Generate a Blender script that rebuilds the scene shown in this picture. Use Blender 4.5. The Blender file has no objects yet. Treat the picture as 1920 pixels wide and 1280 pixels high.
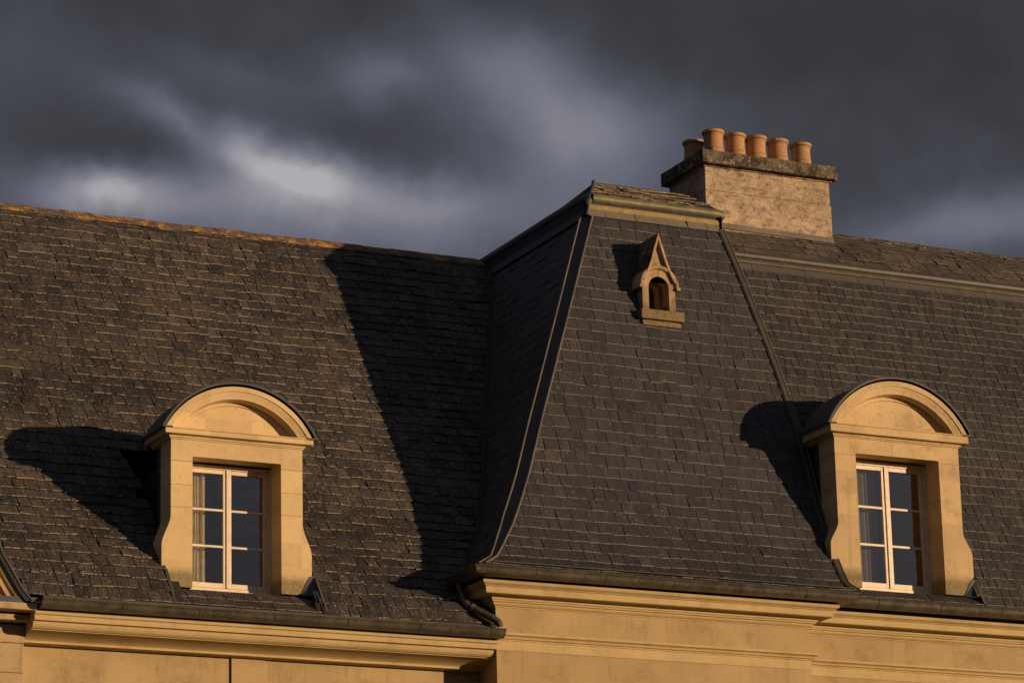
import bpy, math, random
from mathutils import Vector
import bisect
S = bpy.context.scene
COL = S.collection
R = math.radians
random.seed(7)

# ------------------------------------------------------------------ camera
cam_d = bpy.data.cameras.new('camera'); cam = bpy.data.objects.new('camera', cam_d); COL.objects.link(cam)
yaw, pitch, roll = 0.45960506, 0.27074475, -0.02458565
fw = Vector((math.sin(yaw)*math.cos(pitch), math.cos(yaw)*math.cos(pitch), math.sin(pitch)))
rt = Vector((math.cos(yaw), -math.sin(yaw), 0)); up = rt.cross(fw)
r2 = rt*math.cos(roll) + up*math.sin(roll); u2 = -rt*math.sin(roll) + up*math.cos(roll)
from mathutils import Matrix
m = Matrix((r2, u2, -fw)).transposed().to_4x4(); m.translation = Vector((-18.486, -38.0, 1.7))
cam.matrix_world = m
cam_d.sensor_width = 36; cam_d.lens = 120.14; cam_d.clip_start = 0.5; cam_d.clip_end = 8000
S.camera = cam

# ------------------------------------------------------------------ sun and sky
SUN_AZ, SUN_EL = R(43.0), R(5.6)          # azimuth from the facade normal, towards +X
sd = Vector((math.sin(SUN_AZ)*math.cos(SUN_EL), -math.cos(SUN_AZ)*math.cos(SUN_EL), math.sin(SUN_EL)))
sl = bpy.data.lights.new('sun', 'SUN'); sl.energy = 4.9; sl.angle = R(0.5); sl.color = (1.0, 0.70, 0.43)
so = bpy.data.objects.new('sun', sl); COL.objects.link(so); so.rotation_euler = (-sd).to_track_quat('-Z', 'Y').to_euler()
W = bpy.data.worlds.new('World'); S.world = W; W.use_nodes = True
nt = W.node_tree; nt.nodes.clear()
def N(t, nt, **k):
    n = nt.nodes.new(t)
    for a, b in k.items():
        if a == 'inp':
            for i, v in b.items(): n.inputs[i].default_value = v
        else: setattr(n, a, b)
    return n
def mth(nt, op, a, b=None, c=None, clamp=False):
    n = nt.nodes.new('ShaderNodeMath'); n.operation = op; n.use_clamp = clamp
    for i, v in enumerate((a, b, c)):
        if v is None: continue
        if isinstance(v, (int, float)): n.inputs[i].default_value = v
        else: nt.links.new(v, n.inputs[i])
    return n.outputs[0]
def mixc(nt, f, a, b, blend='MIX'):
    n = nt.nodes.new('ShaderNodeMix'); n.data_type = 'RGBA'; n.blend_type = blend; n.clamp_factor = True
    if isinstance(f, (int, float)): n.inputs[0].default_value = f
    else: nt.links.new(f, n.inputs[0])
    for s, v in ((6, a), (7, b)):
        if isinstance(v, tuple): n.inputs[s].default_value = (*v, 1) if len(v) == 3 else v
        else: nt.links.new(v, n.inputs[s])
    return n.outputs[2]
def build_world():
    L = nt.links.new
    tc = N('ShaderNodeTexCoord', nt)
    D = tc.outputs['Generated']
    # turbulence that pulls the cloud edges about
    nz = N('ShaderNodeTexNoise', nt, inp={'Scale': 20.0, 'Detail': 3.5, 'Roughness': 0.5}); L(D, nz.inputs['Vector'])
    off = N('ShaderNodeVectorMath', nt, operation='SUBTRACT'); L(nz.outputs['Color'], off.inputs[0]); off.inputs[1].default_value = (.5, .5, .5)
    sc = N('ShaderNodeVectorMath', nt, operation='SCALE'); L(off.outputs[0], sc.inputs[0]); sc.inputs['Scale'].default_value = 0.016
    ad = N('ShaderNodeVectorMath', nt, operation='ADD'); L(D, ad.inputs[0]); L(sc.outputs[0], ad.inputs[1])
    nzb = N('ShaderNodeTexNoise', nt, inp={'Scale': 70.0, 'Detail': 5.0, 'Roughness': 0.6}); L(D, nzb.inputs['Vector'])
    offb = N('ShaderNodeVectorMath', nt, operation='SUBTRACT'); L(nzb.outputs['Color'], offb.inputs[0]); offb.inputs[1].default_value = (.5, .5, .5)
    scb = N('ShaderNodeVectorMath', nt, operation='SCALE'); L(offb.outputs[0], scb.inputs[0]); scb.inputs['Scale'].default_value = 0.0085
    adb = N('ShaderNodeVectorMath', nt, operation='ADD'); L(ad.outputs[0], adb.inputs[0]); L(scb.outputs[0], adb.inputs[1])
    Dw = adb.outputs[0]
    def blob(az, el, saz, sel, tilt, amp):
        # an elliptical bank of cloud centred on a compass direction and height
        c = Vector((math.sin(az)*math.cos(el), math.cos(az)*math.cos(el), math.sin(el)))
        h = Vector((math.cos(az), -math.sin(az), 0)); v = h.cross(c)
        t1 = h*math.cos(tilt) + v*math.sin(tilt); t2 = -h*math.sin(tilt) + v*math.cos(tilt)
        s = None
        for t, sg in ((t1, saz), (t2, sel)):
            d = N('ShaderNodeVectorMath', nt, operation='DOT_PRODUCT'); L(Dw, d.inputs[0]); d.inputs[1].default_value = t
            q = mth(nt, 'DIVIDE', d.outputs['Value'], sg); q = mth(nt, 'MULTIPLY', q, q)
            s = q if s is None else mth(nt, 'ADD', s, q)
        e = mth(nt, 'EXPONENT', mth(nt, 'MULTIPLY', s, -1.0))
        return mth(nt, 'MULTIPLY', e, amp)
    # azimuth / elevation in degrees, widths in degrees
    banks = [(155.0, 20.0, 45, 16, 0, .50), (-75.0, 40.0, 50, 22, 0, .34), (200.0, 70.0, 40, 30, 0, .35), (21.76, 18.94, 0.59, 0.46, -35, 0.40), (22.27, 18.53, 0.89, 0.49, -25, 0.33), (22.97, 18.26, 0.85, 0.41, -8, 0.38), (19.10, 18.14, 0.98, 0.41, 0, 0.46), (20.78, 17.96, 3.04, 0.67, 0, 0.42), (19.98, 19.66, 0.98, 0.36, -28, 0.22), (20.68, 19.29, 0.72, 0.40, -40, 0.20), (24.09, 20.03, 0.80, 0.49, 0, 0.32), (26.53, 20.26, 1.16, 0.58, 0, 0.18), (26.96, 19.52, 1.79, 0.89, -30, 0.34), (27.90, 18.77, 1.79, 0.89, 0, 0.30), (24.70, 17.99, 1.16, 0.38, 0, 0.20), (25.35, 17.54, 3.85, 0.80, 0, 0.32), (21.43, 20.11, 1.43, 0.36, -15, 0.13), (19.50, 18.73, 1.34, 0.36, -5, -0.10), (24.81, 18.62, 1.52, 0.40, -5, -0.04), (17.68, 20.32, 1.07, 0.98, 0, 0.08), (35.11, 17.04, 2.50, 0.55, 0, 0.34), (33.63, 17.00, 1.16, 0.36, 0, 0.12), (32.16, 20.46, 3.58, 0.72, 0, -0.03), (31.51, 18.89, 1.07, 0.54, 0, 0.04)]  # first three are unseen banks, added to lift ambient light and pane reflections
    tot = None
    for az, el, a, b, t, amp in banks:
        o = blob(R(az), R(el), R(a), R(b), R(t), amp)
        tot = o if tot is None else mth(nt, 'ADD', tot, o)
    n2 = N('ShaderNodeTexNoise', nt, inp={'Scale': 5.0, 'Detail': 5.0, 'Roughness': 0.5}); L(D, n2.inputs['Vector'])
    tot = mth(nt, 'ADD', tot, mth(nt, 'MULTIPLY', mth(nt, 'SUBTRACT', n2.outputs['Fac'], 0.5), 0.16))
    n3 = N('ShaderNodeTexNoise', nt, inp={'Scale': 26.0, 'Detail': 7.0, 'Roughness': 0.6}); L(Dw, n3.inputs['Vector'])
    tot = mth(nt, 'ADD', tot, mth(nt, 'MULTIPLY', mth(nt, 'SUBTRACT', n3.outputs['Fac'], 0.5), 0.22))
    tot = mth(nt, 'ADD', tot, 0.115)
    cr = N('ShaderNodeValToRGB', nt); L(tot, cr.inputs[0])
    e = cr.color_ramp.elements
    e[0].position = 0.0; e[0].color = (0.026, 0.026, 0.029, 1)
    e[1].position = 1.15 if False else 1.0; e[1].color = (0.43, 0.42, 0.44, 1)
    for p, c in ((.14, (.040, .040, .045)), (.38, (.090, .096, .125)), (.62, (.165, .17, .215)), (.82, (.27, .265, .30))):
        k = e.new(p); k.color = (*c, 1)
    sky = N('ShaderNodeTexSky', nt, sky_type='NISHITA'); sky.sun_disc = False
    sky.sun_elevation = SUN_EL; sky.sun_rotation = math.pi - SUN_AZ
    sk = N('ShaderNodeVectorMath', nt, operation='SCALE'); L(sky.outputs[0], sk.inputs[0]); sk.inputs['Scale'].default_value = 0.06
    fin = mixc(nt, 0.03, cr.outputs[0], sk.outputs[0])
    bg = N('ShaderNodeBackground', nt); L(fin, bg.inputs[0]); bg.inputs[1].default_value = 1.0
    out = N('ShaderNodeOutputWorld', nt); L(bg.outputs[0], out.inputs[0])
build_world()
S.view_settings.view_transform = 'Standard'; S.view_settings.look = 'None'
S.view_settings.exposure = 0.0; S.view_settings.gamma = 1.0

# ------------------------------------------------------------------ materials
def newmat(name):
    M = bpy.data.materials.new(name); M.use_nodes = True; t = M.node_tree; t.nodes.clear()
    p = N('ShaderNodeBsdfPrincipled', t); o = N('ShaderNodeOutputMaterial', t); t.links.new(p.outputs[0], o.inputs[0])
    tc = N('ShaderNodeTexCoord', t)
    return M, t, p, tc.outputs['Object']
def noise(t, vec, scale, detail=4, rough=.6, sxyz=None, w=None):
    if sxyz:
        mp = N('ShaderNodeMapping', t); t.links.new(vec, mp.inputs[0]); mp.inputs['Scale'].default_value = sxyz; vec = mp.outputs[0]
    n = N('ShaderNodeTexNoise', t, inp={'Scale': scale, 'Detail': detail, 'Roughness': rough}); t.links.new(vec, n.inputs['Vector'])
    return n.outputs['Fac']
def ramp(t, f, lo, hi):
    n = N('ShaderNodeMapRange', t); n.interpolation_type = 'SMOOTHSTEP'; t.links.new(f, n.inputs[0])
    n.inputs[1].default_value = lo; n.inputs[2].default_value = hi
    return n.outputs[0]
def bump(t, p, h, strength, dist):
    b = N('ShaderNodeBump', t, inp={'Strength': strength, 'Distance': dist}); t.links.new(h, b.inputs['Height']); t.links.new(b.outputs[0], p.inputs['Normal'])
def setp(p, **k):
    for a, v in k.items():
        s = {'rough': 'Roughness', 'metal': 'Metallic', 'spec': 'Specular IOR Level'}[a]; p.inputs[s].default_value = v

def stone_mat(name, base, dark, pale, stain=0.5, patch=1.2, grain=.25, zfade=None, blocks=False):
    M, t, p, V = newmat(name)
    c = mixc(t, ramp(t, noise(t, V, patch, 5, .6), .35, .7), base, pale)
    c = mixc(t, mth(t, 'MULTIPLY', ramp(t, noise(t, V, patch*2.2, 8, .8), .48, .68), stain), c, dark)
    c = mixc(t, mth(t, 'MULTIPLY', ramp(t, noise(t, V, 60, 3, .7), .52, .75), .28), c, dark)
    # runs of rain water
    c = mixc(t, mth(t, 'MULTIPLY', ramp(t, noise(t, V, 2.6, 5, .7, (4, 4, .30)), .52, .72), stain*.75), c, dark)
    if blocks:
        sn = N('ShaderNodeVectorMath', t, operation='SNAP'); t.links.new(V, sn.inputs[0]); sn.inputs[1].default_value = (.62, 40., .305)
        wn = N('ShaderNodeTexWhiteNoise', t); t.links.new(sn.outputs[0], wn.inputs['Vector'])
        c = mixc(t, mth(t, 'MULTIPLY', ramp(t, wn.outputs['Value'], .3, 1.0), .28), c, dark)
        c = mixc(t, mth(t, 'MULTIPLY', ramp(t, noise(t, V, 24, 5, .8, (1, 1, .6)), .55, .68), .35), c, dark)
        c = mixc(t, mth(t, 'MULTIPLY', ramp(t, noise(t, V, 11, 2, .5), .66, .72), .22), c, tuple(x*.6 for x in dark))
    if zfade:
        sx = N('ShaderNodeSeparateXYZ', t); t.links.new(V, sx.inputs[0])
        zz = mth(t, 'ADD', sx.outputs[2], mth(t, 'MULTIPLY', mth(t, 'SUBTRACT', noise(t, V, 9, 4), .5), .12))
        f = mth(t, 'SUBTRACT', 1.0, ramp(t, zz, zfade[0], zfade[1]))
        lich = mixc(t, ramp(t, noise(t, V, 26, 5, .7), .42, .6), (.11, .085, .04), (.20, .155, .075))
        c = mixc(t, mth(t, 'MULTIPLY', f, .8), c, lich)
    t.links.new(c, p.inputs['Base Color']); setp(p, rough=.85, spec=.25)
    bump(t, p, noise(t, V, 45, 5, .7), grain, .01)
    return M
M_STUCCO = stone_mat('yellow_limewash', (0.385, 0.281, 0.130), (0.222, 0.159, 0.077), (0.451, 0.337, 0.161), .55, .8, .2)
M_CORNICE = stone_mat('pale_cornice_stone', (.435, .315, .145), (.25, .175, .09), (.49, .36, .175), .45, 1.1, .2)
M_STUCCO = stone_mat('yellow_limewash', (.345, .245, .120), (.20, .145, .075), (.42, .305, .150), .60, .8, .2)
M_DORMER_L = stone_mat('dormer_stone_left', (.57, .415, .205), (.32, .225, .115), (.64, .475, .25), .30, 1.4, .25, (10.16, 10.30), blocks=True)
M_DORMER_R = stone_mat('dormer_stone_right', (.51, .365, .185), (.25, .175, .10), (.585, .43, .225), .55, 1.4, .25, (10.76, 10.92), blocks=True)
M_QUOIN = stone_mat('quoin_stone', (0.400, 0.288, 0.152), (0.192, 0.136, 0.080), (0.448, 0.336, 0.184), .6, 1.6, .3)
M_NICHE = stone_mat('niche_stone', (.36, .235, .125), (.10, .07, .045), (.47, .32, .18), .75, 4, .45, (14.64, 14.74), blocks=True)

def chimney_mat():
    M, t, p, V = newmat('chimney_stone')
    c = mixc(t, ramp(t, noise(t, V, 1.8, 6, .75), .42, .60), (.54, .41, .27), (.38, .285, .185))
    c = mixc(t, mth(t, 'MULTIPLY', ramp(t, noise(t, V, 5, 8, .85, (1, 1, 1.5)), .49, .60), .8), c, (.19, .135, .10))
    c = mixc(t, mth(t, 'MULTIPLY', ramp(t, noise(t, V, 6, 6, .8, (.35, .35, 2.6)), .50, .66), .65), c, (.20, .155, .12))
    c = mixc(t, mth(t, 'MULTIPLY', ramp(t, noise(t, V, 16, 6, .85), .53, .62), .75), c, (.12, .085, .06))
    c = mixc(t, mth(t, 'MULTIPLY', ramp(t, noise(t, V, 12, 6, .85), .56, .66), .7), c, (.68, .55, .42))
    t.links.new(c, p.inputs['Base Color']); setp(p, rough=.9, spec=.2)
    bump(t, p, noise(t, V, 16, 7, .85), .8, .03)
    return M
M_CHIM = chimney_mat()
def cap_mat():
    M, t, p, V = newmat('lichened_cap_stone')
    c = mixc(t, ramp(t, noise(t, V, 4, 7, .85), .44, .58), (.050, .042, .032), (.17, .135, .095))
    c = mixc(t, ramp(t, noise(t, V, 11, 6, .9), .55, .62), c, (.50, .42, .31))
    c = mixc(t, mth(t, 'MULTIPLY', ramp(t, noise(t, V, 9, 4, .7), .60, .72), .7), c, (.20, .15, .05))
    t.links.new(c, p.inputs['Base Color']); setp(p, rough=.95, spec=.1)
    bump(t, p, noise(t, V, 30, 6, .8), .7, .03)
    return M
M_CAP = cap_mat()

def slate_mat(name, c0, c1, c2, lichen, speck, streak=.6, rough=.5, mott=.5):
    """c0..c2: dark / usual / pale slates picked by the per slate tone"""
    M, t, p, V = newmat(name)
    at = N('ShaderNodeAttribute', t, attribute_name='tone'); tone = at.outputs['Fac']
    # every slate takes its own bit of the grain: shift the coordinates by its tone
    cx = N('ShaderNodeCombineXYZ', t); t.links.new(mth(t, 'MULTIPLY', tone, 9.0), cx.inputs[0]); t.links.new(mth(t, 'MULTIPLY', tone, 5.0), cx.inputs[2])
    va = N('ShaderNodeVectorMath', t, operation='ADD'); t.links.new(V, va.inputs[0]); t.links.new(cx.outputs[0], va.inputs[1]); VS = va.outputs[0]
    c = mixc(t, ramp(t, tone, 0.0, .5), c0, c1)
    c = mixc(t, ramp(t, tone, .55, 1.0), c, c2)
    wn = N('ShaderNodeTexWhiteNoise', t, noise_dimensions='1D'); t.links.new(mth(t, 'MULTIPLY', tone, 977.0), wn.inputs['W'])
    c = mixc(t, mth(t, 'MULTIPLY', ramp(t, wn.outputs['Value'], .55, 1.0), .5*mott), c, tuple(a*b for a, b in zip(c1, (.62, .66, .78))))
    c = mixc(t, mth(t, 'MULTIPLY', ramp(t, wn.outputs['Value'], .35, .0), .45*mott), c, tuple(a*b for a, b in zip(c2, (1.25, 1.08, .92))))
    g = noise(t, V, 9, 6, .75, (2.2, .6, .5))
    c = mixc(t, mth(t, 'MULTIPLY', ramp(t, g, .44, .68), streak), c, tuple(x*.30 for x in c1))
    g2 = noise(t, VS, 12, 5, .8, (2.0, .6, .55))
    c = mixc(t, mth(t, 'MULTIPLY', ramp(t, g2, .54, .72), .6*mott+.2), c, tuple(x*1.7 for x in c2))
    g3 = noise(t, VS, 10, 6, .8)
    c = mixc(t, mth(t, 'MULTIPLY', ramp(t, g3, .50, .66), mott), c, tuple(x*.32 for x in c1))
    big = noise(t, V, .8, 6, .7)
    c = mixc(t, mth(t, 'MULTIPLY', ramp(t, big, .46, .64), lichen*.7), c, tuple(a*b for a, b in zip(c2, (1.15, 1.0, .80))))
    c = mixc(t, mth(t, 'MULTIPLY', ramp(t, noise(t, V, 1.7, 6, .75, (1.6, 1, .55)), .54, .70), streak*.75), c, tuple(x*.30 for x in c1))
    c = mixc(t, mth(t, 'MULTIPLY', ramp(t, noise(t, V, 19, 6, .85), .57, .66), lichen*.7), c, (.15, .11, .07))
    g4 = noise(t, VS, 26, 4, .8, (1.6, 1, .8))
    c = mixc(t, mth(t, 'MULTIPLY', ramp(t, g4, .52, .62), mott*.85), c, tuple(x*.30 for x in c1))
    g5 = noise(t, V, 24, 4, .8, (1.7, 1, .7))
    c = mixc(t, mth(t, 'MULTIPLY', ramp(t, g5, .56, .66), mott*mott*.9), c, tuple(a*b for a, b in zip(c2, (1.7, 1.45, 1.2))))
    if speck:
        c = mixc(t, mth(t, 'MULTIPLY', mth(t, 'MULTIPLY', ramp(t, noise(t, V, 26, 2, .6), .67, .70), ramp(t, noise(t, V, 2.2, 4, .7), .42, .62)), speck), c, (.55, .45, .31))
    t.links.new(c, p.inputs['Base Color']); setp(p, spec=.35)
    rg = mth(t, 'ADD', mth(t, 'MULTIPLY', noise(t, V, 20, 4), .3), rough)
    t.links.new(rg, p.inputs['Roughness'])
    hh = mth(t, 'ADD', mth(t, 'MULTIPLY', g2, .5), mth(t, 'MULTIPLY', noise(t, V, 28, 5, .75), .6))
    bump(t, p, hh, .9, .018)
    return M
M_SL_LEFT = slate_mat('old_brown_slate', (.016, .016, .020), (.050, .0465, .048), (.110, .094, .080), .55, 1.0, 1.0, .5, 1.0)
M_SL_TOWER = slate_mat('blue_grey_slate', (.028, .028, .033), (.040, .039, .044), (.056, .053, .056), .12, .4, .50, .42, .40)
M_SL_RIGHT = slate_mat('grey_slate', (.024, .024, .027), (.038, .037, .039), (.060, .055, .053), .32, .4, .70, .45, .50)
def edge_mat(name, c1, c2, amount=.5):
    M, t, p, V = newmat(name)
    at = N('ShaderNodeAttribute', t, attribute_name='tone')
    f = mth(t, 'ADD', mth(t, 'MULTIPLY', noise(t, V, 17, 4, .9), 1.0), mth(t, 'MULTIPLY', at.outputs['Fac'], .22))
    c = mixc(t, ramp(t, f, amount-.08, amount+.10), c1, c2)
    t.links.new(c, p.inputs['Base Color']); setp(p, rough=.8, spec=.2)
    return M
M_EDGE = edge_mat('weathered_slate_edge', (.036, .033, .032), (.215, .178, .137), .53)
M_EDGE_L = edge_mat('ochre_slate_edge', (.030, .027, .024), (.29, .22, .135), .58)
def under_mat():
    M, t, p, V = newmat('roof_boarding'); p.inputs['Base Color'].default_value = (.012, .011, .011, 1); setp(p, rough=.9); return M
M_UNDER = under_mat()
def lead_mat(name, c1, c2, c3, rough=.55, metal=.15, warm=None, wamt=.6):
    M, t, p, V = newmat(name)
    c = mixc(t, ramp(t, noise(t, V, 3, 5, .7), .35, .68), c1, c2)
    c = mixc(t, mth(t, 'MULTIPLY', ramp(t, noise(t, V, 14, 4, .7, (2.5, 2.5, .6)), .5, .75), .6), c, c3)
    if warm: c = mixc(t, mth(t, 'MULTIPLY', ramp(t, noise(t, V, 7, 6, .75), .46, .60), wamt), c, warm)
    t.links.new(c, p.inputs['Base Color']); setp(p, metal=metal, rough=rough, spec=.4)
    bump(t, p, noise(t, V, 12, 5, .7), .3, .01)
    return M
M_GUTTER = lead_mat('weathered_zinc', (.062, .054, .040), (.105, .092, .066), (.034, .030, .024), .42, .35, (.15, .13, .09), .5)
M_LEAD = lead_mat('old_lead', (0.061, 0.059, 0.057), (0.098, 0.092, 0.082), (0.037, 0.035, 0.034), .55, .15)
M_LEADPALE = lead_mat('pale_lead', (.095, .082, .064), (.15, .125, .095), (.055, .05, .043), .6, .1)
M_LEADDARK = lead_mat('dark_lead', (.035, .037, .042), (.05, .052, .056), (.025, .025, .028), .6, .05)
M_ROLL = lead_mat('green_lead_roll', (.085, .080, .045), (.12, .115, .065), (.05, .047, .032), .5, .15, (.22, .165, .07), .6)
M_ROLLDK = lead_mat('brown_lead_roll', (.042, .037, .031), (.066, .057, .045), (.026, .023, .02), .5, .15, (.09, .07, .045), .3)
M_APRON = lead_mat('lichened_apron', (0.328, 0.230, 0.082), (0.246, 0.180, 0.082), (0.131, 0.107, 0.066), .8, .0, (0.410, 0.279, 0.074), .6)
M_APSLATE = lead_mat('pale_apron_slate', (0.111, 0.098, 0.078), (0.143, 0.123, 0.090), (0.070, 0.064, 0.056), .7, .0, (0.180, 0.148, 0.098), .35)
M_APRON2 = lead_mat('brown_apron', (.060, .052, .044), (.048, .043, .038), (.035, .031, .028), .8, .0, (.09, .072, .048), .35)
M_GOLD = lead_mat('golden_lichen_fillet', (.17, .125, .07), (.11, .085, .055), (.07, .055, .04), .8, .0, (.24, .17, .08), .5)
M_RIDGE = lead_mat('orange_lichen_ridge', (0.115, 0.074, 0.049), (0.074, 0.057, 0.049), (0.041, 0.037, 0.033), .85, .0, (0.410, 0.205, 0.041), .85)
M_LICHROOF = slate_mat('lichened_top_slate', (.05, .042, .036), (.20, .155, .105), (.42, .32, .21), 1.0, 1.0, .9, .7, .9)
M_SL_UPPER = slate_mat('sunlit_upper_slate', (.024, .022, .022), (.058, .050, .044), (.125, .102, .078), .6, .6, .9, .6, .8)  # wing slate made paler, with the sunlight put into its colour
def terracotta():
    M, t, p, V = newmat('terracotta')
    oi = N('ShaderNodeObjectInfo', t)
    off = N('ShaderNodeVectorMath', t, operation='ADD'); t.links.new(V, off.inputs[0])
    cx = N('ShaderNodeCombineXYZ', t); t.links.new(mth(t, 'MULTIPLY', oi.outputs['Random'], 20.), cx.inputs[0]); t.links.new(cx.outputs[0], off.inputs[1])
    V = off.outputs[0]
    c = mixc(t, ramp(t, noise(t, V, 4, 5, .7), .35, .7), (.42, .225, .10), (.30, .175, .095))
    c = mixc(t, mth(t, 'MULTIPLY', ramp(t, noise(t, V, 12, 5, .75, (2, 2, .5)), .54, .68), .65), c, (.20, .12, .07))
    c = mixc(t, mth(t, 'MULTIPLY', ramp(t, noise(t, V, 22, 3, .7), .60, .68), .7), c, (.62, .48, .34))
    t.links.new(c, p.inputs['Base Color']); setp(p, rough=.8, spec=.25); bump(t, p, noise(t, V, 30, 5), .3, .01)
    return M
M_TERRA = terracotta()
def simple(name, c, rough=.6, spec=.3, n=.0):
    M, t, p, V = newmat(name)
    if n:
        cc = mixc(t, ramp(t, noise(t, V, 12, 4), .4, .7), c, tuple(x*(1-n) for x in c)); t.links.new(cc, p.inputs['Base Color'])
    else: p.inputs['Base Color'].default_value = (*c, 1)
    setp(p, rough=rough, spec=spec); return M
M_PAINT = simple('cream_paint', (.66, .55, .40), .45, .4, .18)
M_ROOM = simple('dark_room', (.03, .028, .026), .9, .1)
M_CURTAIN = simple('curtain_cloth', (.85, .72, .42), .9, .1, .25)
M_SHEER = simple('grey_net_curtain', (.26, .235, .19), .95, .05, .2)
def glass():
    M = bpy.data.materials.new('window_glass'); M.use_nodes = True; t = M.node_tree; t.nodes.clear()
    o = N('ShaderNodeOutputMaterial', t); g = N('ShaderNodeBsdfGlossy', t, inp={'Roughness': .02}); tr = N('ShaderNodeBsdfTransparent', t)
    g.inputs[0].default_value = (.92, .86, .80, 1); tr.inputs[0].default_value = (.72, .74, .72, 1)
    tc = N('ShaderNodeTexCoord', t)
    b = N('ShaderNodeBump', t, inp={'Strength': .25, 'Distance': .02}); t.links.new(noise(t, tc.outputs['Object'], 2.5, 2), b.inputs['Height']); t.links.new(b.outputs[0], g.inputs['Normal'])
    mx = N('ShaderNodeMixShader', t); lw = N('ShaderNodeLayerWeight', t, inp={'Blend': .25})
    t.links.new(mth(t, 'ADD', lw.outputs['Facing'], .15), mx.inputs[0]); t.links.new(tr.outputs[0], mx.inputs[1]); t.links.new(g.outputs[0], mx.inputs[2]); t.links.new(mx.outputs[0], o.inputs[0])
    return M
M_GLASS = glass()

# ------------------------------------------------------------------ mesh helpers
class MB:
    def __init__(s, *mats): s.v = []; s.f = []; s.m = []; s.t = []; s.mats = list(mats)
    def face(s, pts, mi=0, tone=.5):
        b = len(s.v); s.v += [tuple(p) for p in pts]; s.f.append(tuple(range(b, b+len(pts)))); s.m.append(mi); s.t.append(tone)
    def box(s, x0, x1, y0, y1, z0, z1, mi=0):
        a = [(x0,y0,z0),(x1,y0,z0),(x1,y1,z0),(x0,y1,z0),(x0,y0,z1),(x1,y0,z1),(x1,y1,z1),(x0,y1,z1)]
        for q in ((0,1,5,4),(1,2,6,5),(2,3,7,6),(3,0,4,7),(4,5,6,7),(3,2,1,0)): s.face([a[i] for i in q], mi)
    def grid(s, rows, mi=0, closed=False, caps=False):
        b = len(s.v); n = len(rows[0])
        for r in rows: s.v += [tuple(p) for p in r]
        for i in range(len(rows)-1):
            for j in range(n if closed else n-1):
                k = (j+1) % n
                s.f.append((b+i*n+j, b+i*n+k, b+(i+1)*n+k, b+(i+1)*n+j)); s.m.append(mi); s.t.append(.5)
        if caps:
            s.f.append(tuple(b+j for j in range(n))); s.m.append(mi); s.t.append(.5)
            e = b+(len(rows)-1)*n; s.f.append(tuple(e+j for j in reversed(range(n)))); s.m.append(mi); s.t.append(.5)
    def prism_y(s, outline, y0, y1, mi=0, front=True, back=True):
        """outline: list of (x,z) closed, extruded from y0 to y1"""
        s.grid([[(x, y0, z) for x, z in outline], [(x, y1, z) for x, z in outline]], mi, closed=True)
        if front: s.face([(x, y0, z) for x, z in outline], mi)
        if back: s.face([(x, y1, z) for x, z in reversed(outline)], mi)
    def tube(s, pts, r, n=12, mi=0, caps=True):
        pts = [Vector(p) for p in pts]; rows = []
        rr = r if isinstance(r, (list, tuple)) else [r]*len(pts)
        up = Vector((0, 0, 1))
        for i, p in enumerate(pts):
            d = (pts[min(i+1, len(pts)-1)] - pts[max(i-1, 0)]).normalized()
            a = d.cross(up)
            if a.length < .05: a = d.cross(Vector((0, 1, 0)))
            a.normalize(); b = d.cross(a)
            rows.append([p + (a*math.cos(2*math.pi*k/n) + b*math.sin(2*math.pi*k/n))*rr[i] for k in range(n)])
        s.grid(rows, mi, closed=True, caps=caps)
    def build(s, name, parent=None, smooth=False, bevel=0, label=None):
        me = bpy.data.meshes.new(name); me.from_pydata([tuple(p) for p in s.v], [], s.f)
        for M in s.mats: me.materials.append(M)
        me.polygons.foreach_set('material_index', s.m)
        a = me.attributes.new('tone', 'FLOAT', 'FACE'); a.data.foreach_set('value', s.t)
        if smooth: me.polygons.foreach_set('use_smooth', [True]*len(s.f)); me.set_sharp_from_angle(angle=R(35))
        me.update()
        o = bpy.data.objects.new(name, me); COL.objects.link(o)
        if parent: o.parent = parent
        if bevel:
            w = o.modifiers.new('weld', 'WELD'); w.merge_threshold = .0005
            bm = o.modifiers.new('bevel', 'BEVEL'); bm.width = bevel; bm.segments = 2; bm.limit_method = 'ANGLE'; bm.angle_limit = R(40)
        if label: o['label'] = label
        return o
def interp(x, xs, ys):
    if x <= xs[0]:
        return ys[0] + (x-xs[0])*(ys[1]-ys[0])/(xs[1]-xs[0])
    if x >= xs[-1]:
        return ys[-1] + (x-xs[-1])*(ys[-1]-ys[-2])/(xs[-1]-xs[-2])
    i = bisect.bisect_right(xs, x)-1
    return ys[i] + (x-xs[i])*(ys[i+1]-ys[i])/(xs[i+1]-xs[i])
def sweep(mb, prof, path, mi=0, closed=True, caps=True):
    """prof: (out, z); path: xy points, out is to the right-hand side of travel... mitred"""
    P = [Vector(p) for p in path]; nrm = []
    for i in range(len(P)-1):
        d = (P[i+1]-P[i]).normalized(); nrm.append(Vector((d.y, -d.x)))
    rows = []
    for i, p in enumerate(P):
        if i == 0: mv = nrm[0]
        elif i == len(P)-1: mv = nrm[-1]
        else:
            a, b = nrm[i-1], nrm[i]; mv = (a+b) / (1 + a.dot(b))
        rows.append([(p.x+mv.x*o, p.y+mv.y*o, z) for o, z in prof])
    # split long runs a little so that textures and jitter have something to hold
    mb.grid(rows, mi, closed=closed, caps=caps)

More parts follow.
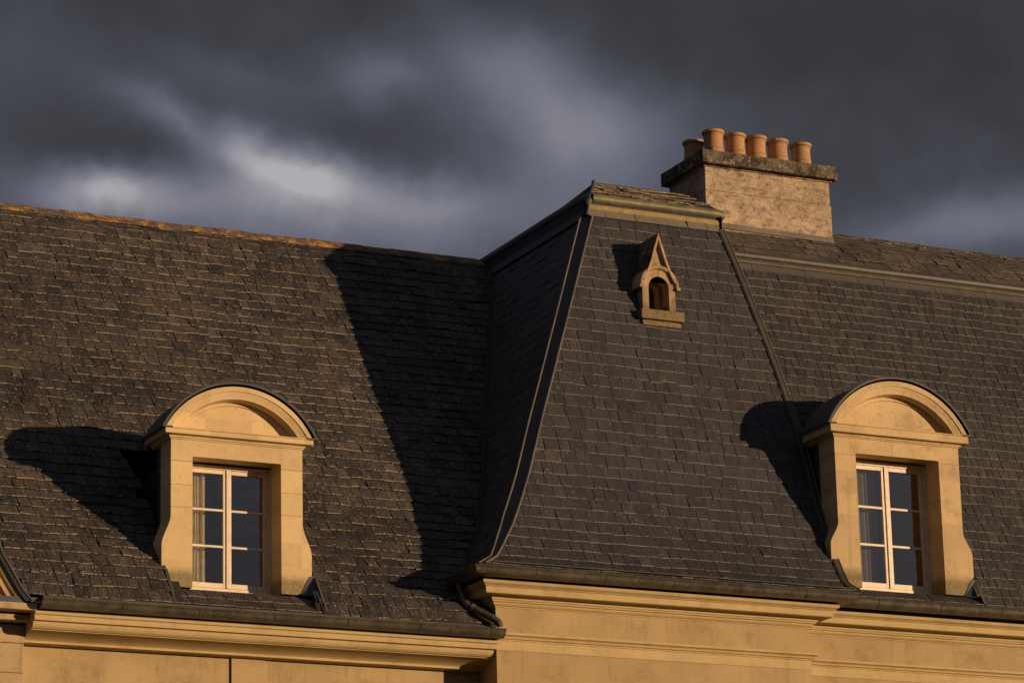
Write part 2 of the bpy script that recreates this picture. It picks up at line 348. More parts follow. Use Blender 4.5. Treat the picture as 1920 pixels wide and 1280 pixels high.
def slates(mb, prof, mp, lo, hi, exp=.155, wr=(.13, .24), skip=None, lift=.010, seed=1, slate=0, edge=1, under=2, tonef=None, mess=1.0, wave=.006, z_end=None):
    """prof: list of (inset, z). mp(u, inset, z) -> xyz. lo/hi: functions of z."""
    rnd = random.Random(seed)
    arc = [0.0]
    for (a0, z0), (a1, z1) in zip(prof, prof[1:]): arc.append(arc[-1] + math.hypot(a1-a0, z1-z0))
    A = [p[0] for p in prof]; Z = [p[1] for p in prof]; T = arc[-1]
    def P(s_): return interp(s_, arc, A), interp(s_, arc, Z)
    n = max(1, round(T/exp)); e = T/n
    ph = [rnd.uniform(0, 6.28) for _ in range(4)]
    for i in range(n):
        s0, s1 = i*e, min((i+1)*e + .012, T)
        a0, z0 = P(s0); a1, z1 = P(s1)
        L = math.hypot(a1-a0, z1-z0); na, nz = -(z1-z0)/L, (a1-a0)/L      # outward normal in (inset, z)
        da, dz = (a1-a0)/L, (z1-z0)/L
        l0, h0, l1, h1 = lo(z0), hi(z0), lo(z1), hi(z1)
        # dark boarding strip
        x = min(l0, l1); X = max(h0, h1); st = .25
        while x < X:
            x2 = min(x+st, X)
            q = [(min(max(x, l0), h0), a0, z0), (min(max(x2, l0), h0), a0, z0), (min(max(x2, l1), h1), a1, z1), (min(max(x, l1), h1), a1, z1)]
            if not (skip and skip((x+x2)/2, (z0+z1)/2)) and (q[1][0]-q[0][0] > 1e-4 or q[2][0]-q[3][0] > 1e-4):
                mb.face([mp(*w) for w in q], under)
            x = x2
        u = min(l0, l1) - rnd.uniform(0, wr[1])
        rowt = rnd.gauss(0, .06)
        while u < max(h0, h1):
            w = rnd.uniform(*wr); ua, ub = u, u+w-rnd.uniform(.004, .012); u += w
            if skip and skip((ua+ub)/2, (z0+z1)/2): continue
            b0, b1 = max(ua, l0), min(ub, h0); t0, t1 = max(ua, l1), min(ub, h1)
            if b1 < b0: b0 = b1 = min(max((ua+ub)/2, l0), h0)
            if t1 < t0: t0 = t1 = min(max((ua+ub)/2, l1), h1)
            if max(b1-b0, t1-t0) < .025: continue
            wv = wave*(math.sin(ua*1.3+ph[0]+i*.15)+.6*math.sin(ua*3.1+ph[1]+i*.4))
            sl_ = rnd.gauss(0, .0022*mess) + wv
            if rnd.random() < .015*mess: sl_ -= rnd.uniform(.01, .03)
            tl, tr = rnd.gauss(0, .0020*mess), rnd.gauss(0, .0020*mess)
            lf = lift + abs(rnd.gauss(0, .0035*mess)); lfl, lfr = lf+rnd.gauss(0, .0026*mess), lf+rnd.gauss(0, .0026*mess)
            if rnd.random() < .03*mess: lfr += .006
            ltop = .002
            tone = min(1, max(0, rnd.gauss(.45, .2) + rowt + (tonef((ua+ub)/2, z0, rnd) if tonef else 0)))
            def pt(uu, ds, l):
                return mp(uu, a0 + da*ds + na*l, z0 + dz*ds + nz*l)
            Ls = (s1-s0)
            c = .0068
            B0, B1 = pt(b0, sl_+tl+c, lfl), pt(b1, sl_+tr+c, lfr)
            T0 = mp(t0, a1+na*ltop, z1+nz*ltop); T1 = mp(t1, a1+na*ltop, z1+nz*ltop)
            E0, E1 = pt(b0, sl_+tl, lfl*.60), pt(b1, sl_+tr, lfr*.60)
            G0, G1 = pt(b0, sl_+tl+.002, 0.), pt(b1, sl_+tr+.002, 0.)
            S0 = mp(t0, a1, z1); S1 = mp(t1, a1, z1)
            # clipped or knocked corners
            mb.face([B0, B1, T1, T0], slate, tone)
            mb.face([E0, E1, B1, B0], edge, tone)
            mb.face([G0, G1, E1, E0], under, tone)  # slate's lower lip coloured near-black for the shade beneath it
            mb.face([G0, E0, B0, T0, S0], slate, tone*.6)
            mb.face([E1, G1, S1, T1, B1], slate, tone*.6)

# ------------------------------------------------------------------ the house
def tag(o, **k):
    for a, b in k.items(): o[a] = b
    return o
house = bpy.data.objects.new('mansion', None); COL.objects.link(house)
tag(house, label='yellow stone mansion with dark slate mansard roofs, dormers and a chimney', category='mansion')

# roof curves: z against setback
ZT = [10.43, 10.50, 10.60, 10.73, 10.91, 11.13, 11.50, 11.91, 12.73, 13.43, 14.14, 14.67, 15.38, 16.09]
YF = [-.42, -.24, -.125, -.027, .09, .235, .41, .595, .895, 1.17, 1.447, 1.655, 1.93, 2.20]
XS = [-.40, -.21, -.085, .03, .165, .335, .545, .76, 1.115, 1.44, 1.765, 2.01, 2.33, 2.65]
XR_Z = [10.43, 10.60, 11.40, 12.20, 12.93, 14.00, 14.64, 15.46, 16.13]
XR_X = [5.09, 5.08, 5.11, 5.14, 5.13, 5.05, 4.98, 4.87, 4.76]
ZL = [9.73, 9.84, 9.98, 10.16, 10.40, 10.75, 11.32, 11.8, 12.32, 13.2, 14.11, 14.9, 15.61, 16.13]
YL = [-.03, .05, .15, .28, .48, .85, 1.42, 1.80, 2.21, 2.96, 3.715, 4.37, 4.93, 5.31]
ZR = [10.46, 10.58, 10.76, 10.96, 11.25, 11.77, 12.54, 13.83, 14.31, 15.575]
YR = [-.06, .01, .09, .185, .33, .575, .88, 1.38, 1.60, 2.17]
fYT = lambda z: interp(z, ZT, YF); fXS = lambda z: interp(z, ZT, XS); fXR = lambda z: interp(z, XR_Z, XR_X)
fYL = lambda z: interp(z, ZL, YL); fYR = lambda z: interp(z, ZR, YR)
F = lambda u, a, z: (u, a, z)
SIDE = lambda u, a, z: (a, u, z)
SIDER = lambda u, a, z: (-a, u, z)

# dormer boxes: x0, x1 of the stone body, front y, foot z, cornice z
DL = dict(x0=-4.205, x1=-2.465, wx=-3.923, ww=1.171, y=.35, zs=10.03, zl=11.67, zb=11.895, zc=11.995, rise=.585, yr=fYL, vz=(10.91, 10.54, 10.28), st=M_DORMER_L)
DR = dict(x0=5.165, x1=7.14, wx=5.490, ww=1.322, y=.10, zs=10.61, zl=12.455, zb=12.68, zc=12.82, rise=.665, yr=fYR, vz=(11.475, 11.18, 10.875), st=M_DORMER_R)

# --- left wing roof
def skip_left(x, z):
    d = DL
    if d['x0']+.02 < x < d['x1']-.02 and z < d['zc']+.15: return True
    return d['x0']-.07 < x < d['x1']+.145 and fYL(z) < d['y']+.06 and z < 10.60
mb = MB(M_SL_LEFT, M_EDGE_L, M_UNDER)
left_hi = lambda z: 0.0 if z < 10.30 else max(-.40, fXS(max(z, 10.43)))
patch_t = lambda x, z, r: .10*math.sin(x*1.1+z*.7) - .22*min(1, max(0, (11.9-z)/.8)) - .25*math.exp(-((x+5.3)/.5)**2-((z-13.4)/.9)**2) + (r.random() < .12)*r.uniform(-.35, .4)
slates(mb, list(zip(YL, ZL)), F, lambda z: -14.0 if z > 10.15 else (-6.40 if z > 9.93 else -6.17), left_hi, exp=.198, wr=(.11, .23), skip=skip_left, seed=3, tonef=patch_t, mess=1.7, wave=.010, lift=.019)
# upper, shallower courses to the ridge
slates(mb, [(5.31, 16.13), (5.37, 16.18), (5.66, 16.36)], F, lambda z: -14.0, lambda z: 2.68, exp=.20, wr=(.14, .26), seed=4, tonef=patch_t, mess=1.4)
mb.face([(-14, 5.66, 16.36), (2.7, 5.66, 16.36), (2.7, 12, 12), (-14, 12, 12)], 2)
left_roof = mb.build('roof', house, label='old brown slate mansard roof of the lower wing, left of the pavilion')
mb = MB(M_RIDGE)
rnd = random.Random(5); x = -14.0
while x < 2.66:
    x2 = min(x+.46, 2.68); j = rnd.uniform(-.006, .006)
    sec = [(5.48, 16.28), (5.50, 16.32), (5.60, 16.405+j), (5.68, 16.44+j), (5.76, 16.41+j), (5.88, 16.29), (5.86, 16.26)]
    mb.grid([[(x, a, b) for a, b in sec], [(x2-.006, a, b) for a, b in sec]], 0, closed=True, caps=True); x = x2
mb.build('ridge_tiles', left_roof, smooth=False, label='ridge capping thick with orange lichen')
# valley gutter between wing and pavilion
mb = MB(M_LEAD)
zs = [10.5 + i*.26 for i in range(21)] + [15.86, 16.12]
rows = []
for z in zs:
    x, y = fXS(z), fYL(z); rows.append([(x-.055, y-.075, z), (x-.012, y-.055, z), (x-.02, y-.10, z)])
mb.grid([[r[0] for r in rows], [r[1] for r in rows], [r[2] for r in rows]], 0)
mb.build('valley_flashing', left_roof)
# lead strip under the lowest slates
mb = MB(M_LEADPALE)
mb.grid([[(-5.95, -.135, 9.668), (-.03, -.135, 9.668)], [(-5.95, -.09, 9.695), (-.03, -.09, 9.695)], [(-5.95, -.03, 9.735), (-.03, -.03, 9.735)]])
mb.build('eaves_strip', left_roof)

# --- pavilion roof
mb = MB(M_SL_TOWER, M_EDGE, M_UNDER)
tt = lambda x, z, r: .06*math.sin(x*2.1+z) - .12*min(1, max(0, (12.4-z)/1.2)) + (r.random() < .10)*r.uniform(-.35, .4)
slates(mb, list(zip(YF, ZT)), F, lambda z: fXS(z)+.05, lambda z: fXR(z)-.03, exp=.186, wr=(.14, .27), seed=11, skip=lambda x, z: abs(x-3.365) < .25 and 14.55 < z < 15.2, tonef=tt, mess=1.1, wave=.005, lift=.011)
pav_roof = mb.build('roof', house, label='steep blue grey slate roof of the central pavilion')
mb = MB(M_SL_TOWER, M_EDGE, M_UNDER)
slates(mb, list(zip(XS, ZT)), SIDE, lambda z: fYT(z)+.06, lambda z: fYL(z)+.05, exp=.186, wr=(.14, .27), seed=12, tonef=tt, mess=1.1, lift=.011)
o = mb.build('side_slope', pav_roof, label='shaded left slope of the pavilion roof')
mb = MB(M_SL_TOWER, M_EDGE, M_UNDER)
xr = [(-fXR(z), z) for z in ZT]
slates(mb, xr, SIDER, lambda z: fYT(z)+.03, lambda z: fYR(z)+.25, exp=.186, wr=(.14, .27), seed=13, tonef=tt, lift=.011)
mb.box(2.75, 4.7, 2.35, 7.0, 13, 16.1, 2)
mb.build('side_slope', pav_roof)
# hips: lead trough, shade put into its near-black colour, a raised bead each side (left), flat capping (right)
zz = [10.435 + i*(16.09-10.435)/34 for i in range(35)]
def hip_frame(z):
    return Vector((fXS(z), fYT(z), z))
mb = MB(M_LEADDARK, M_LEADPALE)
bF, bS = [], []
for z in zz:
    p = hip_frame(z); g_ = min(1, max(.25, (z-10.4)/.8))
    bF.append(p + Vector((.050, -.020, 0))); bS.append(p + Vector((-.085*g_, .085*g_, 0)))
mb.grid([[p + Vector((.02, .04, 0)) for p in bF], bF, [p + Vector((-.012, .022, 0)) for p in bF], [p + Vector((.022, .010, 0)) for p in bS], bS, [p + Vector((.13, .09, 0)) for p in bS]], 0)
mb.tube(bF, .015, 8, 1); mb.tube(bS, .0135, 8, 1)
mb.build('hip_flashing', pav_roof, smooth=True, label='lead hip strip with shade-toned trough and two raised beads, left edge of the pavilion roof')
mb = MB(M_ROLLDK, M_LEADPALE)
rows = [[], [], [], []]
for z in [10.435 + i*(16.13-10.435)/34 for i in range(35)]:
    x, y = fXR(z), fYT(z)
    rows[0].append((x-.05, y-.020, z)); rows[1].append((x-.035, y-.036, z)); rows[2].append((x+.045, y-.030, z)); rows[3].append((x+.05, y+.03, z))
mb.grid(rows, 0); mb.tube([Vector(p) for p in rows[2]], .012, 8, 1); mb.tube([Vector(p) for p in rows[0]], .008, 8, 0)
mb.build('hip_flashing', pav_roof, smooth=True, label='narrow brown lead hip strip, right edge of the pavilion roof')
# apron, roll and lichened top
mb = MB(M_APRON, M_LEADDARK, M_APSLATE)
x0, x1, yf = 2.66, 4.745, 2.205
n = 8; rnd = random.Random(9); xs = [x0+(x1-x0)*i/n + (rnd.uniform(-.06, .06) if 0 < i < n else 0) for i in range(n+1)]
for i in range(n):
    a, b = xs[i], xs[i+1]-.007; j = rnd.uniform(0, .008); k_ = rnd.uniform(-.03, .0) if 0 < i < n-1 else 0
    mb.grid([[(a, yf-.030-j, 16.085), (b, yf-.030-j, 16.085)], [(a+k_, yf+.022-j, 16.215), (b+k_, yf+.022-j, 16.215)]], 2)
    mb.face([(a, yf-.03-j, 16.085), (b, yf-.03-j, 16.085), (b, yf, 16.08), (a, yf, 16.08)], 1)
mb.grid([[(x0, yf+.012, 16.200), (x1, yf+.012, 16.200)], [(x0, yf+.004, 16.225), (x1, yf+.004, 16.225)], [(x0, yf+.030, 16.275), (x1, yf+.030, 16.275)]], 0)
mb.grid([[(x0, yf+.040, 16.270), (x1, yf+.040, 16.270)], [(x0, yf+.06, 16.34), (x1, yf+.06, 16.34)]], 1)
mb.grid([[(x0-.05, yf+.12, 16.085), (x0-.05, 6.5, 16.085)], [(x0-.0, yf+.12, 16.22), (x0-.0, 6.5, 16.22)], [(x0-.03, yf+.12, 16.32), (x0-.03, 6.5, 16.32)]], 1)
mb.grid([[(x1+.03, yf-.02, 16.0), (x1+.03, 6.5, 16.0)], [(x1+.03, yf-.02, 16.33), (x1+.03, 6.5, 16.33)]], 1)
mb.build('apron', pav_roof, label='pale lichened lead apron at the head of the pavilion roof')
mb = MB(M_ROLL)
z = 16.38; r = .078
mb.tube([(2.745, 2.285, z), (3.2, 2.280, z-.005), (3.8, 2.287, z+.002), (4.3, 2.280, z-.004), (4.755, 2.285, z)], r, 16)
mb.tube([(4.74, 2.285, z), (4.825, 2.305, z+.002), (4.85, 2.41, z), (4.85, 6.6, z)], r, 16)
mb.build('roof_roll', pav_roof, smooth=True, label='green lead roll with lichen above the pavilion apron')
mb = MB(M_LEAD)
mb.tube([(2.672, 2.38, z), (2.672, 3.5, z+.004), (2.672, 4.7, z-.004), (2.672, 6.1, z)], r-.005, 14)
mb.tube([(2.73, 2.28, z-.02), (2.69, 2.32, z), (2.672, 2.43, z)], r*.92, 14)
mb.tube([(2.62, 2.19, 16.09), (2.655, 2.215, 16.18), (2.64, 2.20, 16.25), (2.70, 2.27, 16.34)], [.03, .028, .034, .05], 10)
mb.build('roof_roll', pav_roof, smooth=True, label='dark lead roll running back over the shaded slope')
mb = MB(M_LICHROOF, M_EDGE, M_UNDER)
zr0, zr1, y0, y1 = 16.45, 16.885, 2.345, 3.03
fl = lambda z: 2.775 + (3.18-2.775)*(z-zr0)/(zr1-zr0); fh = lambda z: 4.83 + (4.64-4.83)*(z-zr0)/(zr1-zr0)
slates(mb, [(y0, zr0), (2.6, 16.60), (y1, zr1)], F, fl, fh, exp=.17, edge=0, wr=(.13, .3), seed=21, mess=4.0, wave=.02, lift=.018)
mb.face([(2.72, y0, zr0), (3.18, y1, zr1), (2.72, 4.0, zr0)], 2); mb.face([(4.84, y0, zr0), (4.64, y1, zr1), (4.84, 4.0, zr0)], 2)
mb.face([(3.18, y1, zr1), (4.64, y1, zr1), (4.84, 4.0, zr0), (2.72, 4.0, zr0)], 2); mb.face([(2.7, 4.0, zr0), (4.84, 4.0, zr0), (4.84, 6.6, zr0), (2.7, 6.6, zr0)], 2)
top = mb.build('upper_slope', pav_roof, label='low hipped top of rough lichened slates')
mb = MB(M_LEAD)
mb.tube([(2.755, y0-.02, zr0), (2.98, 2.68, 16.68), (3.18, y1-.01, zr1+.02)], .030, 8); mb.tube([(3.18, y1, zr1), (3.6, y1, zr1+.004), (4.1, y1, zr1), (4.64, y1, zr1)], .014, 6)
mb.tube([(4.84, y0, zr0), (4.75, 2.68, 16.67), (4.64, y1, zr1)], .014, 6)
mb.build('hip_capping', pav_roof, smooth=True)

# --- right wing roof
def skip_right(x, z):
    d = DR
    if d['x0']+.02 < x < d['x1']-.02 and z < d['zc']+.2: return True
    return d['x0']-.12 < x < d['x1']+.16 and fYR(z) < d['y']+.05
mb = MB(M_SL_RIGHT, M_EDGE, M_UNDER)
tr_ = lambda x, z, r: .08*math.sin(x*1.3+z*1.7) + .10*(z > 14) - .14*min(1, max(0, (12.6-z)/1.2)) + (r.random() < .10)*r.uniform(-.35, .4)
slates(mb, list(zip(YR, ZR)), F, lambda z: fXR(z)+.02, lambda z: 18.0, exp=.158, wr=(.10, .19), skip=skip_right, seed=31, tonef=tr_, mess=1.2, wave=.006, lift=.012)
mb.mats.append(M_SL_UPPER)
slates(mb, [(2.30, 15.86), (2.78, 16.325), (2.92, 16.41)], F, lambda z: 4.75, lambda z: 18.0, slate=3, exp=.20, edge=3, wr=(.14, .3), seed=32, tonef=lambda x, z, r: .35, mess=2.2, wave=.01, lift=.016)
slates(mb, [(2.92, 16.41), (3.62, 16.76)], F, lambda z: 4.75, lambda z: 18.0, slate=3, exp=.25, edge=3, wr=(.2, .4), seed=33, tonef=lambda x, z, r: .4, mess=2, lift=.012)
mb.face([(4.7, 3.62, 16.76), (18, 3.62, 16.76), (18, 12, 12), (4.7, 12, 12)], 2)
right_roof = mb.build('roof', house, label='grey slate mansard roof of the wing right of the pavilion')
mb = MB(M_ROLLDK, M_APRON2, M_GOLD)
mb.tube([(4.80, 2.195, 15.695), (18, 2.195, 15.695)], .011, 6, 2)
mb.tube([(4.80+i*1.1, 2.25+.004*(-1)**i, 15.80) for i in range(13)], .070, 16)
n = 30; xs = [4.80+i*(13.2/n) for i in range(n+1)]; rnd = random.Random(8)
for i in range(n):
    a, b = xs[i], xs[i+1]-.005; j = rnd.uniform(0, .006)
    mb.grid([[(a, 2.165-j, 15.55), (b, 2.165-j, 15.55)], [(a, 2.215-j, 15.68), (b, 2.215-j, 15.68)], [(a, 2.20, 15.745), (b, 2.20, 15.745)]], 1)
    mb.face([(a, 2.165-j, 15.55), (b, 2.165-j, 15.55), (b, 2.21, 15.54), (a, 2.21, 15.54)], 1)
mb.build('roof_roll', right_roof, smooth=True, label='long brown lead roll at the break of the right wing roof')
mb = MB(M_CAP)
rnd = random.Random(15); x = 4.9
while x < 18:
    x2 = x+.42; j = rnd.uniform(-.008, .008)
    sec = [(3.47, 16.70), (3.5, 16.73), (3.62, 16.80+j), (3.74, 16.72), (3.72, 16.68)]
    mb.grid([[(x, a, b) for a, b in sec], [(x2-.008, a, b) for a, b in sec]], 0, closed=True, caps=True); x = x2
mb.build('ridge_tiles', right_roof)

# --- walls
def wall_block(name, x0, x1, yf, ztop, panels=(), label=None, zb=0.0):
    mb = MB(M_STUCCO)
    xs = sorted({x0, x1, *[p[0] for p in panels], *[p[1] for p in panels]}); 
    zsn = sorted({zb, ztop, *[p[2] for p in panels], *[p[3] for p in panels]})
    ins = lambda x, z: any(p[0] < x < p[1] and p[2] < z < p[3] for p in panels)
    for a, b in zip(xs, xs[1:]):
        for c, d in zip(zsn, zsn[1:]):
            y = yf + (.028 if ins((a+b)/2, (c+d)/2) else 0)
            mb.face([(a, y, c), (b, y, c), (b, y, d), (a, y, d)])
    for a, b, c, d in panels:
        y, Y = yf, yf+.028
        for q in ([(a, y, c), (b, y, c), (b, Y, c), (a, Y, c)], [(a, y, d), (a, Y, d), (b, Y, d), (b, y, d)], [(a, y, c), (a, Y, c), (a, Y, d), (a, y, d)], [(b, y, c), (b, y, d), (b, Y, d), (b, Y, c)]): mb.face(q)
    mb.face([(x0, yf, zb), (x0, yf, ztop), (x0, 12, ztop), (x0, 12, zb)]); mb.face([(x1, yf, zb), (x1, 12, zb), (x1, 12, ztop), (x1, yf, ztop)])
    mb.face([(x0, 12, zb), (x0, 12, ztop), (x1, 12, ztop), (x1, 12, zb)])
    mb.face([(x0, yf, ztop), (x1, yf, ztop), (x1, 12, ztop), (x0, 12, ztop)])
    return mb.build(name, house, label=label)
wl = wall_block('wall', -14, 0, .5, 9.50, [(-12.5, -6.3, 5, 9.0), (-6.0, -3.355, 5, 9.235), (-2.92, -.10, 5, 9.235)], 'yellow panelled wall of the lower left wing')
wt = wall_block('wall', .001, 4.57, 0, 10.24, [(.95, 3.7, 5.2, 8.93)], 'yellow wall of the projecting pavilion')
wr_ = wall_block('wall', 4.572, 18, .35, 10.22, [(5.4, 9.4, 5, 8.9)], 'yellow wall of the set back right wing')

corn = [(-.05, 10.262), (.300, 10.262), (.308, 10.250), (.300, 10.225), (.272, 10.205), (.262, 10.200), (.262, 10.192), (.243, 10.188), (.241, 10.112), (.228, 10.104), (.105, 10.100), (.092, 10.090), (.090, 10.066), (.078, 10.060), (.070, 10.040), (.050, 10.034), (.045, 10.016), (.028, 9.998), (.012, 9.990), (.010, 9.978), (-.05, 9.978)]
band = [(-.05, 9.665), (.060, 9.655), (.088, 9.648), (.088, 9.618), (.070, 9.612), (.052, 9.600), (.044, 9.578), (.022, 9.570), (.020, 9.556), (.010, 9.552), (.010, 9.432), (-.05, 9.432)]
cornL = [(-.05, 9.545), (.530, 9.545), (.552, 9.535), (.552, 9.508), (.540, 9.500), (.530, 9.496), (.526, 9.436), (.482, 9.432), (.474, 9.424), (.470, 9.400), (.455, 9.372), (.430, 9.352), (.405, 9.345), (.403, 9.338), (.350, 9.332), (.280, 9.320), (.210, 9.302), (.160, 9.282), (.140, 9.268), (.130, 9.266), (.128, 9.235), (.016, 9.230), (-.05, 9.230)]
pathT = [(0, .9), (0, 0), (4.57, 0), (4.57, .34)]
for prof, nm, lb in ((corn, 'cornice', 'moulded stone cornice of the pavilion'), (band, 'string_course', 'moulded band below the pavilion cornice')):
    mb = MB(M_CORNICE); sweep(mb, prof, pathT if nm == 'cornice' else [(0, .5), (0, 0), (4.57, 0), (4.57, .34)]); mb.build(nm, house, label=lb)
for prof, nm, lb in ((corn, 'cornice', 'moulded stone cornice of the right wing'), (band, 'string_course', 'moulded band below the right wing cornice')):
    mb = MB(M_CORNICE); sweep(mb, prof, [(4.573, .35), (18, .35)]); mb.build(nm, house, label=lb)
mb = MB(M_CORNICE); sweep(mb, cornL, [(-6.04, .5), (-.001, .5)]); mb.build('cornice', house, label='deep moulded cornice of the lower left wing')

# boards that close the eaves behind the gutters
mb = MB(M_LEADDARK)
mb.box(-14, -.002, -.015, .45, 9.546, 9.70); mb.build('eaves_board', house)
mb = MB(M_LEADDARK)
mb.box(-.16, 4.9, -.16, 1.0, 10.264, 10.42); mb.build('eaves_board', house)
mb = MB(M_LEADDARK)
mb.box(5.02, 18, .20, 1.0, 10.264, 10.44); mb.build('eaves_board', house)

# --- gutters
def gutter(name, path, z, pin, label, collars=(), depth=.105, w=.235):
    """z: height of the lip, pin: how far the lip stands out from the path"""
    mb = MB(M_GUTTER, M_LEADPALE)
    o = pin; prof = [(o, z+.004), (o+.006, z-.006), (o-.004, z-.016)]
    for k in range(1, 8):
        a = k/8*math.pi/2*1.15; prof.append((o-.012-(w*.55)*(1-math.cos(a))*.9, z-.012-depth*math.sin(min(a, math.pi/2))))
    prof += [(o-w+.02, z-depth-.004), (o-w, z-depth+.01), (o-w, z+.0), (o-w+.012, z), (o-w+.014, z-depth+.03), (o-.05, z-depth+.035), (o-.018, z-.02), (o-.014, z+.004)]
    sweep(mb, prof, path)
    for (cx, cy, nx, ny) in collars:
        # lapped joint: a thin band round the outside
        pr = [(a+.004, b) for a, b in prof[1:10]]
        tx, ty = -ny, nx
        mb.grid([[(cx+nx*a+tx*.0, cy+ny*a+ty*.0, b) for a, b in pr], [(cx+nx*a+tx*.035, cy+ny*a+ty*.035, b) for a, b in pr]], 0)
        mb.grid([[(cx+nx*a-tx*.003, cy+ny*a-ty*.003, b) for a, b in pr], [(cx+nx*a+tx*.0, cy+ny*a+ty*.0, b) for a, b in [(q[0]-.006, q[1]) for q in pr]]], 1)
    return mb.build(name, house, smooth=True, label=label)
gutter('gutter', [(-6.0, .5), (.05, .5)], 9.668, .70, 'weathered zinc gutter along the lower left wing', [(-5+i*.97, .5, 0, -1) for i in range(6)], depth=.095, w=.20)
gutter('gutter', [(0, .40), (0, 0), (4.57, 0), (4.57, .0)][:3] + [(4.57, .42)], 10.392, .512, 'weathered zinc gutter round the front of the pavilion', [(.35+i*.98, 0, 0, -1) for i in range(5)], depth=.100, w=.20)
gutter('gutter', [(5.02, .35), (18, .35)], 10.427, .49, 'weathered zinc gutter along the right wing', [(5.6+i*.98, .35, 0, -1) for i in range(12)], depth=.115, w=.20)
# lead strip above the pavilion and right gutters
mb = MB(M_LEADPALE)
mb.grid([[(-.42, -.455, 10.405), (5.10, -.455, 10.405)], [(-.40, -.41, 10.428), (5.10, -.41, 10.428)], [(-.37, -.37, 10.452), (5.09, -.37, 10.452)]])
mb.grid([[(-.22, -.345, 10.485), (5.05, -.345, 10.485)], [(-.22, -.335, 10.497), (5.05, -.335, 10.497)], [(-.20, -.28, 10.512), (5.05, -.28, 10.512)]])
mb.build('eaves_strip', pav_roof)
mb = MB(M_LEADPALE)
mb.grid([[(5.2, -.09, 10.432), (18, -.09, 10.432)], [(5.2, -.04, 10.462), (18, -.04, 10.462)], [(5.2, .02, 10.505), (18, .02, 10.505)]])
mb.build('eaves_strip', right_roof)
# downpipe spilling from the pavilion gutter into the lower one
mb = MB(M_GUTTER, M_LEADPALE)
mb.tube([(-.40, .22, 10.30), (-.385, .20, 10.20), (-.36, .16, 10.08), (-.33, .11, 9.985), (-.28, .06, 9.955), (-.17, -.06, 9.86), (-.05, -.14, 9.775), (-.03, -.155, 9.745), (-.02, -.16, 9.70)], [.047, .046, .046, .047, .047, .047, .047, .045, .043], 14)
mb.tube([(-.30, .075, 9.968), (-.275, .052, 9.95)], .054, 14, 1)
mb.build('downpipe', house, smooth=True, label='short bent downpipe emptying into the lower gutter')

